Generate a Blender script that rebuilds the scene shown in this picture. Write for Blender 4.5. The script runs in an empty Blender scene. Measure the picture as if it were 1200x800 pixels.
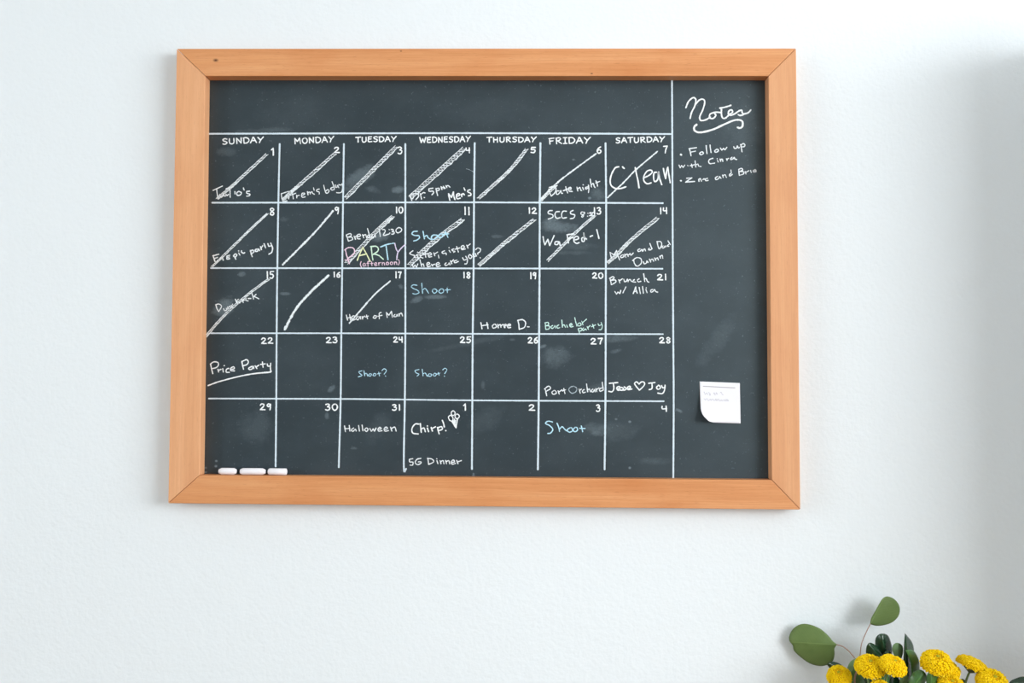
import bpy, math, random
import numpy as np
from mathutils import Vector, Matrix

# ------------------------------------------------------------------ camera, light, exposure
scene = bpy.context.scene
COL = scene.collection
F_PX = 1200.0                                   # focal length in pixels of a 1200 px wide frame
CAM = Vector((0.0865, -1.9559, 1.3954))
YAW, PITCH, ROLL = -0.0175, 0.042, 0.0051
FWD = Vector((math.sin(YAW)*math.cos(PITCH), math.cos(YAW)*math.cos(PITCH), math.sin(PITCH)))
_r = Vector((math.cos(YAW), -math.sin(YAW), 0)); _u = _r.cross(FWD)
RIGHT = _r*math.cos(ROLL) + _u*math.sin(ROLL)
UP = -_r*math.sin(ROLL) + _u*math.cos(ROLL)
cam_data = bpy.data.cameras.new('camera'); cam = bpy.data.objects.new('camera', cam_data); COL.objects.link(cam)
m = Matrix.Identity(4)
for i in range(3):
    m[i][0], m[i][1], m[i][2], m[i][3] = RIGHT[i], UP[i], -FWD[i], CAM[i]
cam.matrix_world = m
cam_data.lens = 36.0; cam_data.sensor_width = 36.0; cam_data.clip_start = 0.05
scene.camera = cam

world = bpy.data.worlds.new('daylight'); scene.world = world; world.use_nodes = True
bg = world.node_tree.nodes['Background']
bg.inputs[0].default_value = (0.88, 0.965, 1.0, 1); bg.inputs[1].default_value = 0.52

def area(name, loc, target, sx, sy, power, color):
    d = bpy.data.lights.new(name, 'AREA'); d.shape = 'RECTANGLE'; d.size = sx; d.size_y = sy
    d.energy = power; d.color = color
    o = bpy.data.objects.new(name, d); COL.objects.link(o); o.location = loc
    o.rotation_euler = (Vector(target) - Vector(loc)).to_track_quat('-Z', 'Y').to_euler()
    return o
WX = 3.20                                       # inner face of the wall with the window
area('window_daylight', (WX+0.16, -2.40, 1.90), (WX-1, -1.9, 1.75), 2.9, 1.5, 136, (0.97, 0.99, 1.0))
area('left_fill_light', (-4.96, -2.7, 1.75), (-3, -2.1, 1.6), 2.2, 1.7, 78, (0.93, 0.98, 1.0))  # added fill to brighten the wall's left side; no source seen there

vs = scene.view_settings
vs.view_transform = 'Standard'; vs.look = 'None'; vs.gamma = 1; vs.use_curve_mapping = False
vs.exposure = 0.26

# ------------------------------------------------------------------ helpers
FRONT, BOARD = -0.034, -0.006                   # front of the frame, face of the slate (wall is y = 0)

def P(x, y, Y):
    """point of the plane y = Y seen at photograph pixel (x, y)"""
    d = FWD + RIGHT*((x-600)/F_PX) + UP*((400-y)/F_PX)
    return CAM + d*((Y-CAM.y)/d.y)

def link_mesh(name, verts, faces, mat, parent=None, uvs=None, smooth=False, org=None):
    if parent is not None: org = parent['_o']
    org = Vector(org) if org is not None else Vector((0, 0, 0))
    me = bpy.data.meshes.new(name)
    me.from_pydata([tuple(Vector(v)-org) for v in verts], [], faces)
    if uvs is not None:
        l = me.uv_layers.new(name='UVMap')
        for poly in me.polygons:
            for li in poly.loop_indices:
                l.data[li].uv = uvs[me.loops[li].vertex_index]
    if smooth: me.polygons.foreach_set('use_smooth', [True]*len(me.polygons))
    me.update()
    if mat: me.materials.append(mat)
    o = bpy.data.objects.new(name, me); COL.objects.link(o)
    if parent is not None:
        o.parent = parent; o['_o'] = tuple(parent['_o'])
    else:
        o.location = org; o['_o'] = tuple(org)
    return o

def thing(name, loc, label, cat, group=None):
    o = bpy.data.objects.new(name, None); COL.objects.link(o); o.location = loc
    o.empty_display_size = 0.02; o['_o'] = tuple(loc)
    o['label'] = label; o['category'] = cat
    if group: o['group'] = group
    return o

def tag(o, label, cat, group=None):
    o['label'] = label; o['category'] = cat
    if group: o['group'] = group
    return o

def box(x0, x1, y0, y1, z0, z1):
    v = [(x, y, z) for x in (x0, x1) for y in (y0, y1) for z in (z0, z1)]
    f = [(0, 1, 3, 2), (4, 6, 7, 5), (0, 4, 5, 1), (2, 3, 7, 6), (0, 2, 6, 4), (1, 5, 7, 3)]
    return v, f

def joined(*parts):
    V, Fc = [], []
    for v, f in parts:
        n = len(V); V += list(v); Fc += [tuple(i+n for i in q) for q in f]
    return V, Fc

def bevel(o, w, seg=2):
    b = o.modifiers.new('bevel', 'BEVEL'); b.width = w; b.segments = seg; b.limit_method = 'ANGLE'; return o

def tube(pts, radii, n=8, caps=True):
    pts = [Vector(p) for p in pts]; V, Fc = [], []
    for i, p in enumerate(pts):
        t = (pts[min(i+1, len(pts)-1)] - pts[max(i-1, 0)]).normalized()
        a = t.cross(Vector((0, 1, 0.13)))
        a = a.normalized() if a.length > 1e-4 else Vector((1, 0, 0)); b = t.cross(a)
        r = radii[i] if hasattr(radii, '__len__') else radii
        for k in range(n):
            an = 2*math.pi*k/n; V.append(p + a*(math.cos(an)*r) + b*(math.sin(an)*r))
    for i in range(len(pts)-1):
        for k in range(n):
            Fc.append((i*n+k, i*n+(k+1) % n, (i+1)*n+(k+1) % n, (i+1)*n+k))
    if caps:
        Fc.append(tuple(range(n-1, -1, -1))); Fc.append(tuple(range((len(pts)-1)*n, len(pts)*n)))
    return V, Fc

def catmull(pts, sub=4):
    if len(pts) < 3: return list(pts)
    q = [2*np.array(pts[0])-np.array(pts[1])] + [np.array(p) for p in pts] + [2*np.array(pts[-1])-np.array(pts[-2])]
    out = []
    for i in range(1, len(q)-2):
        for s in range(sub):
            t = s/sub
            out.append(0.5*((2*q[i]) + (-q[i-1]+q[i+1])*t + (2*q[i-1]-5*q[i]+4*q[i+1]-q[i+2])*t*t + (-q[i-1]+3*q[i]-3*q[i+1]+q[i+2])*t**3))
    out.append(q[-2]); return out

# ------------------------------------------------------------------ materials
def srgb(r, g, b):
    f = lambda c: (c/255/12.92) if c/255 <= .04045 else ((c/255+.055)/1.055)**2.4
    return (f(r), f(g), f(b), 1)

class NT:
    def __init__(s, name):
        s.m = bpy.data.materials.new(name); s.m.use_nodes = True; s.t = s.m.node_tree
        s.b = s.t.nodes['Principled BSDF']; s.out = s.t.nodes['Material Output']
    def n(s, typ, **kw):
        nd = s.t.nodes.new(typ)
        for k, v in kw.items():
            if k.startswith('i_'):
                key = k[2:]; key = int(key) if key.isdigit() else key.replace('_', ' ')
                s.put(nd.inputs[key], v)
            else: setattr(nd, k, v)
        return nd
    def put(s, sock, v):
        if isinstance(v, bpy.types.NodeSocket): s.t.links.new(v, sock)
        else: sock.default_value = v
    def math(s, op, a, b=0.0, c=None, clamp=False):
        nd = s.t.nodes.new('ShaderNodeMath'); nd.operation = op; nd.use_clamp = clamp
        s.put(nd.inputs[0], a); s.put(nd.inputs[1], b)
        if c is not None: s.put(nd.inputs[2], c)
        return nd.outputs[0]
    def mix(s, f, a, b, blend='MIX'):
        nd = s.t.nodes.new('ShaderNodeMix'); nd.data_type = 'RGBA'; nd.blend_type = blend
        s.put(nd.inputs[0], f); s.put(nd.inputs[6], a); s.put(nd.inputs[7], b); return nd.outputs[2]
    def ramp(s, f, stops):
        nd = s.t.nodes.new('ShaderNodeValToRGB'); s.put(nd.inputs[0], f); e = nd.color_ramp.elements
        e[0].position, e[0].color = stops[0]; e[1].position, e[1].color = stops[-1]
        for p, c in stops[1:-1]:
            k = e.new(p); k.color = c
        return nd.outputs[0]
    def noise(s, vec, scale, detail=3, rough=.5):
        nd = s.n('ShaderNodeTexNoise'); s.put(nd.inputs['Vector'], vec); nd.inputs['Scale'].default_value = scale
        nd.inputs['Detail'].default_value = detail; nd.inputs['Roughness'].default_value = rough; return nd.outputs[0]
    def bump(s, h, dist, strength=1.0):
        nd = s.n('ShaderNodeBump'); s.put(nd.inputs['Height'], h); nd.inputs['Distance'].default_value = dist
        nd.inputs['Strength'].default_value = strength; s.put(s.b.inputs['Normal'], nd.outputs[0])
    def scaled(s, vec, sc):
        nd = s.n('ShaderNodeMapping'); s.put(nd.inputs['Vector'], vec); nd.inputs['Scale'].default_value = sc; return nd.outputs[0]
G = (0, 0, 0, 1); W1 = (1, 1, 1, 1)

def mat_wall(name, col):
    t = NT(name); co = t.n('ShaderNodeTexCoord').outputs['Object']
    t.b.inputs['Roughness'].default_value = 0.62; t.b.inputs['Specular IOR Level'].default_value = 0.25
    big = t.noise(co, 2.2, 3); fine = t.noise(co, 130, 3, .55); mid = t.noise(co, 48, 2)
    c = t.mix(t.math('MULTIPLY', big, 0.25), col, tuple(x*0.965 for x in col[:3])+(1,))
    t.put(t.b.inputs['Base Color'], c)
    h = t.math('ADD', t.math('SMOOTHSTEP' if False else 'MULTIPLY', fine, 1.0), t.math('MULTIPLY', mid, 0.9))
    t.bump(h, 0.0016, 0.45); return t.m

def mat_wood(name, knots=(), tint=1.0, pale=0.0):
    t = NT(name); uv = t.n('ShaderNodeUVMap').outputs[0]
    g1 = t.noise(t.scaled(uv, (1.3, 38, 1)), 1.0, 5, .6)
    g2 = t.noise(t.scaled(uv, (9, 420, 1)), 1.0, 4, .65)
    g3 = t.noise(t.scaled(uv, (3.0, 6, 1)), 2.0, 3)
    base = t.ramp(g1, [(.25, srgb(205, 136, 84)), (.5, srgb(222, 158, 107)), (.75, srgb(231, 174, 126))])
    c = t.mix(t.math('MULTIPLY', t.math('SUBTRACT', g2, .42, clamp=True), 1.5, clamp=True), base, srgb(196, 122, 72))
    c = t.mix(t.math('MULTIPLY', t.math('SUBTRACT', g3, .5, clamp=True), 2.2, clamp=True), c, srgb(200, 124, 70))
    # pores: short dark dashes along the grain
    g4 = t.noise(t.scaled(uv, (60, 900, 1)), 1.0, 1)
    c = t.mix(t.math('MULTIPLY', t.math('SUBTRACT', g4, .64, clamp=True), 3.0, clamp=True), c, srgb(160, 92, 50))
    sep = t.n('ShaderNodeSeparateXYZ'); t.put(sep.inputs[0], uv)
    for (kx, ky, r) in knots:
        dx = t.math('DIVIDE', t.math('SUBTRACT', sep.outputs[0], kx), r*1.7); dy = t.math('DIVIDE', t.math('SUBTRACT', sep.outputs[1], ky), r)
        d = t.math('SQRT', t.math('ADD', t.math('MULTIPLY', dx, dx), t.math('MULTIPLY', dy, dy)))
        c = t.mix(t.math('SUBTRACT', 1.15, d, clamp=True), c, srgb(84, 48, 30))
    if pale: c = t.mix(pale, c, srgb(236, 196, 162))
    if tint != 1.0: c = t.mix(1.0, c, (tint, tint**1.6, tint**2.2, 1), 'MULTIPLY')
    t.put(t.b.inputs['Base Color'], c); t.b.inputs['Roughness'].default_value = 0.45
    t.b.inputs['Specular IOR Level'].default_value = 0.35
    t.bump(g2, 0.0003, 0.5); return t.m

def mat_plain(name, col, rough=.6, spec=.4, bumpy=None, vary=None):
    t = NT(name); t.b.inputs['Base Color'].default_value = col; t.b.inputs['Roughness'].default_value = rough
    t.b.inputs['Specular IOR Level'].default_value = spec
    co = t.n('ShaderNodeTexCoord').outputs['Object']
    if vary: t.put(t.b.inputs['Base Color'], t.mix(t.noise(co, vary[0], 3), col, vary[1]))
    if bumpy: t.bump(t.noise(co, bumpy[0], 3), bumpy[1])
    return t.m

BC = Vector((0, 0, 1.6))                        # centre of the chalkboard on the wall
SMUDGE = [  # pixel centre, half width, half height, tilt in degrees, strength
    (423, 207, 24, 11, 35, .20), (466, 222, 9, 5, 8, .26), (437, 222, 12, 5, -10, .14), (655, 266, 28, 9, -8, .24), (645, 258, 17, 4, 12, .20),
    (702, 226, 13, 10, 0, .16), (262, 360, 15, 11, 38, .28), (652, 419, 21, 15, 10, .14), (310, 153, 40, 4, 3, .10),
    (722, 397, 26, 5, 3, .14), (722, 411, 8, 3, 15, .13), (447, 277, 12, 6, 20, .24), (488, 351, 9, 4, 20, .20), (510, 348, 14, 3, 0, .22),
    (332, 257, 8, 4, 0, .16), (334, 344, 7, 2.2, 0, .22), (284, 321, 5, 3.5, 10, .20), (389, 455, 7, 3.5, 45, .22), (796, 481, 5, 2, -25, .24),
    (636, 406, 5, 2.5, 25, .30), (697, 502, 17, 9, 0, .13), (253, 546, 2.2, 1.8, 0, .5), (253.5, 540, 2, 1.6, 0, .5), (241, 553, 2, 1.5, 0, .4), (241, 548, 2, 1.5, 0, .3),
    (738, 548, 2, 1.8, 0, .45), (738, 494, 2.2, 1.8, 0, .4), (722, 491, 2, 1.5, 0, .3), (691, 232, 2.5, 2, 0, .4), (672, 187, 2, 1.5, 0, .35),
    (555, 557, 2, 1.5, 0, .3), (555, 555, 1.5, 1.5, 0, .3), (583, 277, 9, 2.5, 0, .14), (265, 178, 13, 7, 0, .09), (383, 487, 3, 5, 0, .22),
    (415, 525, 5, 2, 0, .20), (700, 508, 12, 4, 0, .12), (840, 400, 40, 12, 55, .06), (870, 150, 30, 40, 0, .05), (550, 402, 60, 4, 12, .06),
    (300, 500, 22, 26, 40, .07), (443, 500, 24, 14, 60, .06), (570, 490, 26, 16, 40, .06), (555, 210, 9, 2, -15, .0), (470, 336, 4, 3, -50, .2),
    (694, 455, 20, 5, 8, .07), (765, 540, 25, 5, 0, .07), (600, 398, 4, 2, 0, .16), (566, 451, 3, 6, 0, .13), (723, 505, 25, 14, 0, .06),
    (340, 130, 50, 25, 5, .03), (560, 130, 70, 20, 0, .03), (676, 288, 28, 6, 0, .08), (672, 296, 25, 3, 0, .08)]
def mat_slate():
    t = NT('slate'); co = t.n('ShaderNodeTexCoord').outputs['Object']
    sep = t.n('ShaderNodeSeparateXYZ'); t.put(sep.inputs[0], co)
    warp = t.noise(co, 22, 4, .65)
    warp = t.math('ADD', t.math('MULTIPLY', warp, .55), t.math('MULTIPLY', t.noise(t.scaled(co, (1, 1, 1.5)), 75, 5, .7), .45))
    cloud = t.noise(t.scaled(co, (1.0, 1, 1.6)), 5.5, 5, .62)
    acc = t.math('MULTIPLY', t.math('SUBTRACT', cloud, .42, clamp=True), 0.11)
    wf = t.math('MULTIPLY', t.math('SUBTRACT', warp, .5), 4.2)
    for (px, py, a, b, ang, s) in SMUDGE:
        if s == 0: continue
        c = P(px, py, BOARD) - BC; k = 0.00161; r = math.radians(ang)
        dx = t.math('SUBTRACT', sep.outputs[0], c.x); dz = t.math('SUBTRACT', sep.outputs[2], c.z)
        u = t.math('MULTIPLY_ADD', dx, math.cos(r)/(a*k), t.math('MULTIPLY', dz, math.sin(r)/(a*k)))
        v = t.math('MULTIPLY_ADD', dx, -math.sin(r)/(b*k), t.math('MULTIPLY', dz, math.cos(r)/(b*k)))
        d = t.math('ADD', t.math('MULTIPLY', u, u), t.math('MULTIPLY', v, v))
        if a > 3: d = t.math('ADD', d, wf)
        f = t.math('MULTIPLY', t.math('SUBTRACT', 1.0, t.math('MINIMUM', t.math('MAXIMUM', d, 0.0), 1.0)), s*.82)
        acc = t.math('MAXIMUM', acc, t.math('ADD', f, t.math('MULTIPLY', acc, .6)))
    grain = t.noise(co, 330, 2, .7)
    acc = t.math('MULTIPLY', acc, t.math('MULTIPLY_ADD', grain, 1.5, 0.25), clamp=True)
    dust = t.math('MULTIPLY', t.math('SUBTRACT', t.noise(co, 260, 1), .70, clamp=True), 1.2)
    acc = t.math('ADD', acc, dust, clamp=True)
    streak = t.noise(t.scaled(co, (1, 1, .12)), 90, 3)
    base = t.mix(t.math('MULTIPLY', streak, .45), srgb(12, 27, 38), srgb(22, 38, 49))
    t.put(t.b.inputs['Base Color'], t.mix(acc, base, srgb(176, 196, 208)))
    t.b.inputs['Roughness'].default_value = 0.46; t.b.inputs['Specular IOR Level'].default_value = 1.0; t.b.inputs['Specular Tint'].default_value = (.80, .95, 1.0, 1)
    t.bump(t.noise(co, 500, 2), 0.00012, .5); return t.m

def mat_chalk(name, col, cover=0.75, scale=900):
    """chalk lying on the grain of the slate: the strokes break up where the grain is low"""
    t = NT(name); uv = t.n('ShaderNodeUVMap').outputs[0]; co = t.n('ShaderNodeTexCoord').outputs['Object']
    sep = t.n('ShaderNodeSeparateXYZ'); t.put(sep.inputs[0], uv)
    edge = t.math('ABSOLUTE', sep.outputs[1])                       # 0 in the middle of the stroke, 1 at its edge
    n = t.noise(co, scale, 2, .6); slow = t.noise(co, 160, 2)
    v = t.math('ADD', t.math('MULTIPLY', n, 1.1), t.math('MULTIPLY', slow, .9))
    v = t.math('SUBTRACT', v, t.math('MULTIPLY', t.math('POWER', edge, 2.0), .55))
    a = t.math('MULTIPLY', t.math('SUBTRACT', v, 1.0-cover*0.62), 4.0, clamp=True)
    t.b.inputs['Base Color'].default_value = col; t.b.inputs['Roughness'].default_value = 0.95
    t.b.inputs['Specular IOR Level'].default_value = 0.1
    t.put(t.b.inputs['Alpha'], a); return t.m

M = {}
M['wall'] = mat_wall('white_wall_paint', (0.815, 0.875, 0.915, 1))
M['ceiling'] = mat_plain('ceiling_paint', (0.82, 0.84, 0.84, 1), .8)
M['floor'] = mat_plain('floor_oak', srgb(150, 125, 98), .5, vary=(6, srgb(132, 104, 78)))
M['wood_top'] = mat_wood('fir_top', knots=[(0.0755, 0.0225, 0.0034), (0.793, 0.0485, 0.0016), (0.43, .005, .0014)])
M['wood_bottom'] = mat_wood('fir_bottom', tint=0.975)
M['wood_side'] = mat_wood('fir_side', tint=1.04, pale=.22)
M['wood_right'] = mat_wood('fir_right_dimmed', tint=.965, pale=.25)  # wood colour toned down to offset strong window light on this rail
M['slate'] = mat_slate()
M['line'] = mat_chalk('chalk_line', (0.66, 0.78, 0.87, 1), 1.15)
M['white'] = mat_chalk('chalk_white', (0.82, 0.88, 0.92, 1), .93)
M['bold'] = mat_chalk('chalk_bold', (0.88, 0.93, 0.96, 1), 1.1)
M['thin'] = mat_chalk('chalk_thin', (0.72, 0.79, 0.84, 1), .80)
M['faint'] = mat_chalk('chalk_faint', (0.45, 0.55, 0.62, 1), .55)
M['blue'] = mat_chalk('chalk_blue', (0.50, 0.78, 0.93, 1), .92)
M['pale_blue'] = mat_chalk('chalk_pale_blue', (0.40, 0.66, 0.80, 1), .78)
M['mint'] = mat_chalk('chalk_mint', (0.62, 0.88, 0.84, 1), .88)
M['pink'] = mat_chalk('chalk_pink', (0.86, 0.66, 0.80, 1), .85)
M['yellow'] = mat_chalk('chalk_yellow', (0.84, 0.90, 0.56, 1), .9)
M['green'] = mat_chalk('chalk_green', (0.66, 0.88, 0.72, 1), .9)
M['lilac'] = mat_chalk('chalk_lilac', (0.74, 0.68, 0.88, 1), .9)
M['strike'] = mat_chalk('chalk_strike', (0.80, 0.87, 0.91, 1), .78, 620)
M['paper'] = mat_plain('note_paper', (0.86, 0.87, 0.93, 1), .8, .2)
M['chalk'] = mat_plain('chalk_stick', (0.88, 0.88, 0.93, 1), .95, .1, bumpy=(400, .0002))
M['ink'] = mat_plain('grey_ink', srgb(176, 172, 182), .9, .1)
M['pale_ink'] = mat_plain('pale_ink', srgb(203, 203, 214), .9, .1)

# ------------------------------------------------------------------ the setting
def struct(name, vf, mat, parent=None):
    o = link_mesh(name, vf[0], vf[1], mat, parent); 
    if parent is None: o['kind'] = 'structure'
    return o
struct('wall_back', box(-4.8, WX+.2, 0, .12, 0, 2.7), M['wall'])
struct('floor', box(-4.8, WX+.2, -4.6, 0, -.1, 0), M['floor'])
struct('ceiling', box(-4.8, WX+.2, -4.6, 0, 2.7, 2.8), M['ceiling'])
wy0, wy1, wz0, wz1 = -3.9, -.95, 1.1, 2.65       # window opening in the right wall
struct('wall_right', joined(box(WX, WX+.2, wy1, 0, 0, 2.7), box(WX, WX+.2, -4.6, wy0, 0, 2.7),
       box(WX, WX+.2, wy0, wy1, 0, wz0), box(WX, WX+.2, wy0, wy1, wz1, 2.7)), M['wall'])
M['trim'] = mat_plain('trim_paint', (0.85, 0.86, 0.86, 1), .4)
w = struct('window_1', joined(box(WX-.015, WX, wy0-.08, wy0, wz0-.08, wz1+.08), box(WX-.015, WX, wy1, wy1+.08, wz0-.08, wz1+.08),
       box(WX-.015, WX, wy0, wy1, wz1, wz1+.08)), M['trim'])
link_mesh('window_sill', *box(WX-.05, WX+.02, wy0-.08, wy1+.08, wz0-.03, wz0), M['trim'], w)
struct('wall_left', joined(box(-5.0, -4.8, -1.5, 0, 0, 2.7), box(-5.0, -4.8, -4.8, -3.9, 0, 2.7),
       box(-5.0, -4.8, -3.9, -1.5, 0, .9), box(-5.0, -4.8, -3.9, -1.5, 2.6, 2.7)), M['wall'])  # opening made for the added left fill light
struct('wall_front', box(-5.0, WX+.2, -4.8, -4.6, 0, 2.7), mat_plain('grey_wall_paint', (.50, .53, .55, 1), .8))
struct('baseboard_back', box(-4.8, WX, -.014, 0, 0, .1), M['trim'])

# unseen cupboard, added to keep the window light off the wall's right edge
cab = thing('shade_cupboard', (1.45, -.16, 0), 'unseen white cupboard right of the picture, added to shade the wall edge', 'cupboard')
CX0, CX1, CY, CZ = 1.13, 1.85, -.35, 2.05
link_mesh('body', *box(CX0, CX1, CY, -.016, .02, CZ), M['trim'], cab)
for (a, b) in ((CX0+.004, (CX0+CX1)/2-.002), ((CX0+CX1)/2+.002, CX1-.004)):
    dr = bevel(link_mesh('door', *box(a, b, CY-.02, CY, .06, CZ-.004), M['trim'], cab), .002)
    hx = b-.05 if a < 1.3 else a+.03
    bevel(link_mesh('handle', *box(hx, hx+.015, CY-.045, CY-.02, 1.0, 1.16), M['trim'], dr), .002)
# ------------------------------------------------------------------ chalkboard
board = thing('chalkboard', tuple(BC), 'large framed chalkboard calendar with light orange wood frame hanging on white wall', 'chalkboard')
TL, TR, BR, BL = [P(*q, FRONT) for q in ((207, 57), (933, 56.5), (938, 597), (197, 589.5))]
iTL, iTR, iBR, iBL = [P(*q, FRONT) for q in ((240.5, 89.0), (900.5, 89.0), (904.5, 562.3), (234.0, 556.6))]
def rail(a, b, c, d, mat, label):
    """mitred rail: a-b outer edge, d-c inner edge, extruded to the wall"""
    ax = (b-a).normalized(); up = (d-a); cr = (up - ax*up.dot(ax)).normalized()
    gap = 0.00035
    a2, b2, c2, d2 = a+ax*gap, b-ax*gap, c-ax*gap, d+ax*gap
    fr = [a2, b2, c2, d2]; bk = [Vector((p.x, -0.0002, p.z)) for p in fr]
    V = fr+bk; Fc = [(0, 1, 2, 3), (7, 6, 5, 4), (0, 4, 5, 1), (1, 5, 6, 2), (2, 6, 7, 3), (3, 7, 4, 0)]
    uv = [((p-a).dot(ax), (p-a).dot(cr)+(0 if i < 4 else .03)) for i, p in enumerate(V)]
    o = link_mesh('frame_rail', V, Fc, mat, board, uvs=uv); bevel(o, 0.0013, 3)
    return o
rail(TR, TL, iTL, iTR, M['wood_top'], '') if False else rail(TL, TR, iTR, iTL, M['wood_top'], '')
rail(BL, BR, iBR, iBL, M['wood_bottom'], '')
rail(TL, BL, iBL, iTL, M['wood_side'], '')
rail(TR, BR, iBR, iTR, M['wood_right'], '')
e = 0.004
sv = [Vector((p.x, BOARD, p.z)) for p in (iTL+Vector((-e, 0, e)), iTR+Vector((e, 0, e)), iBR+Vector((e, 0, -e)), iBL+Vector((-e, 0, -e)))]
sb = [Vector((p.x, -.0008, p.z)) for p in sv]
link_mesh('slate_panel', sv+sb, [(0, 3, 2, 1), (4, 5, 6, 7), (0, 1, 5, 4), (1, 2, 6, 5), (2, 3, 7, 6), (3, 0, 4, 7)], M['slate'], board)

# ------------------------------------------------------------------ chalk strokes
rng = random.Random(7)
_lay = [0]
class Ink:
    """collects strokes given in photograph pixels and lays them on a plane as thin ribbons"""
    def __init__(s, Y=BOARD, low=False): s.V, s.F, s.U, s.Y, s.low = [], [], [], Y, low
    def stroke(s, pts, w, smooth=True, jit=.10, taper=True):
        if len(pts) == 1: pts = [pts[0], (pts[0][0]+.5, pts[0][1]+.2)]
        pts = catmull(pts, 4) if smooth and len(pts) > 2 else [np.array(p, float) for p in pts]
        q = [np.array(pts[0], float)]
        for p in pts[1:]:                                   # resample about every 2 px
            p = np.array(p, float); d = np.linalg.norm(p-q[-1]); k = max(1, int(d/2.2)); a = q[-1]
            if d < .15: continue
            for j in range(1, k+1): q.append(a+(p-a)*j/k)
        if len(q) < 2: return
        t0 = (q[0]-q[1]); t0 /= np.linalg.norm(t0); t1 = (q[-1]-q[-2]); t1 /= np.linalg.norm(t1)
        q = [q[0]+t0*w*.35] + q + [q[-1]+t1*w*.35]
        _lay[0] = (_lay[0]+1) % 37; yy = s.Y-(.00012 if s.low else .00062)-_lay[0]*1.2e-5
        n0 = len(s.V); L = 0
        for i, p in enumerate(q):
            a = q[max(i-1, 0)]; b = q[min(i+1, len(q)-1)]; t = b-a; t /= (np.linalg.norm(t)+1e-9)
            nrm = np.array((-t[1], t[0])); ww = w*.5*(1+rng.uniform(-jit, jit)*1.4)
            if taper and i in (0, len(q)-1): ww *= .55
            if i: L += np.linalg.norm(p-q[i-1])
            for sg in (-1, 1):
                r = p+nrm*ww*sg; s.V.append(P(r[0], r[1], yy)); s.U.append((L, sg))
        for i in range(len(q)-1):
            a = n0+2*i; s.F.append((a, a+1, a+3, a+2))
    def build(s, name, mat, parent=board, label=None):
        if not s.V: return None
        o = link_mesh(name, s.V, s.F, mat, parent, uvs=s.U)
        # centre the origin on the marks
        c = sum((v.co for v in o.data.vertices), Vector())/len(o.data.vertices)
        if label: o['label'] = label
        return o

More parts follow.
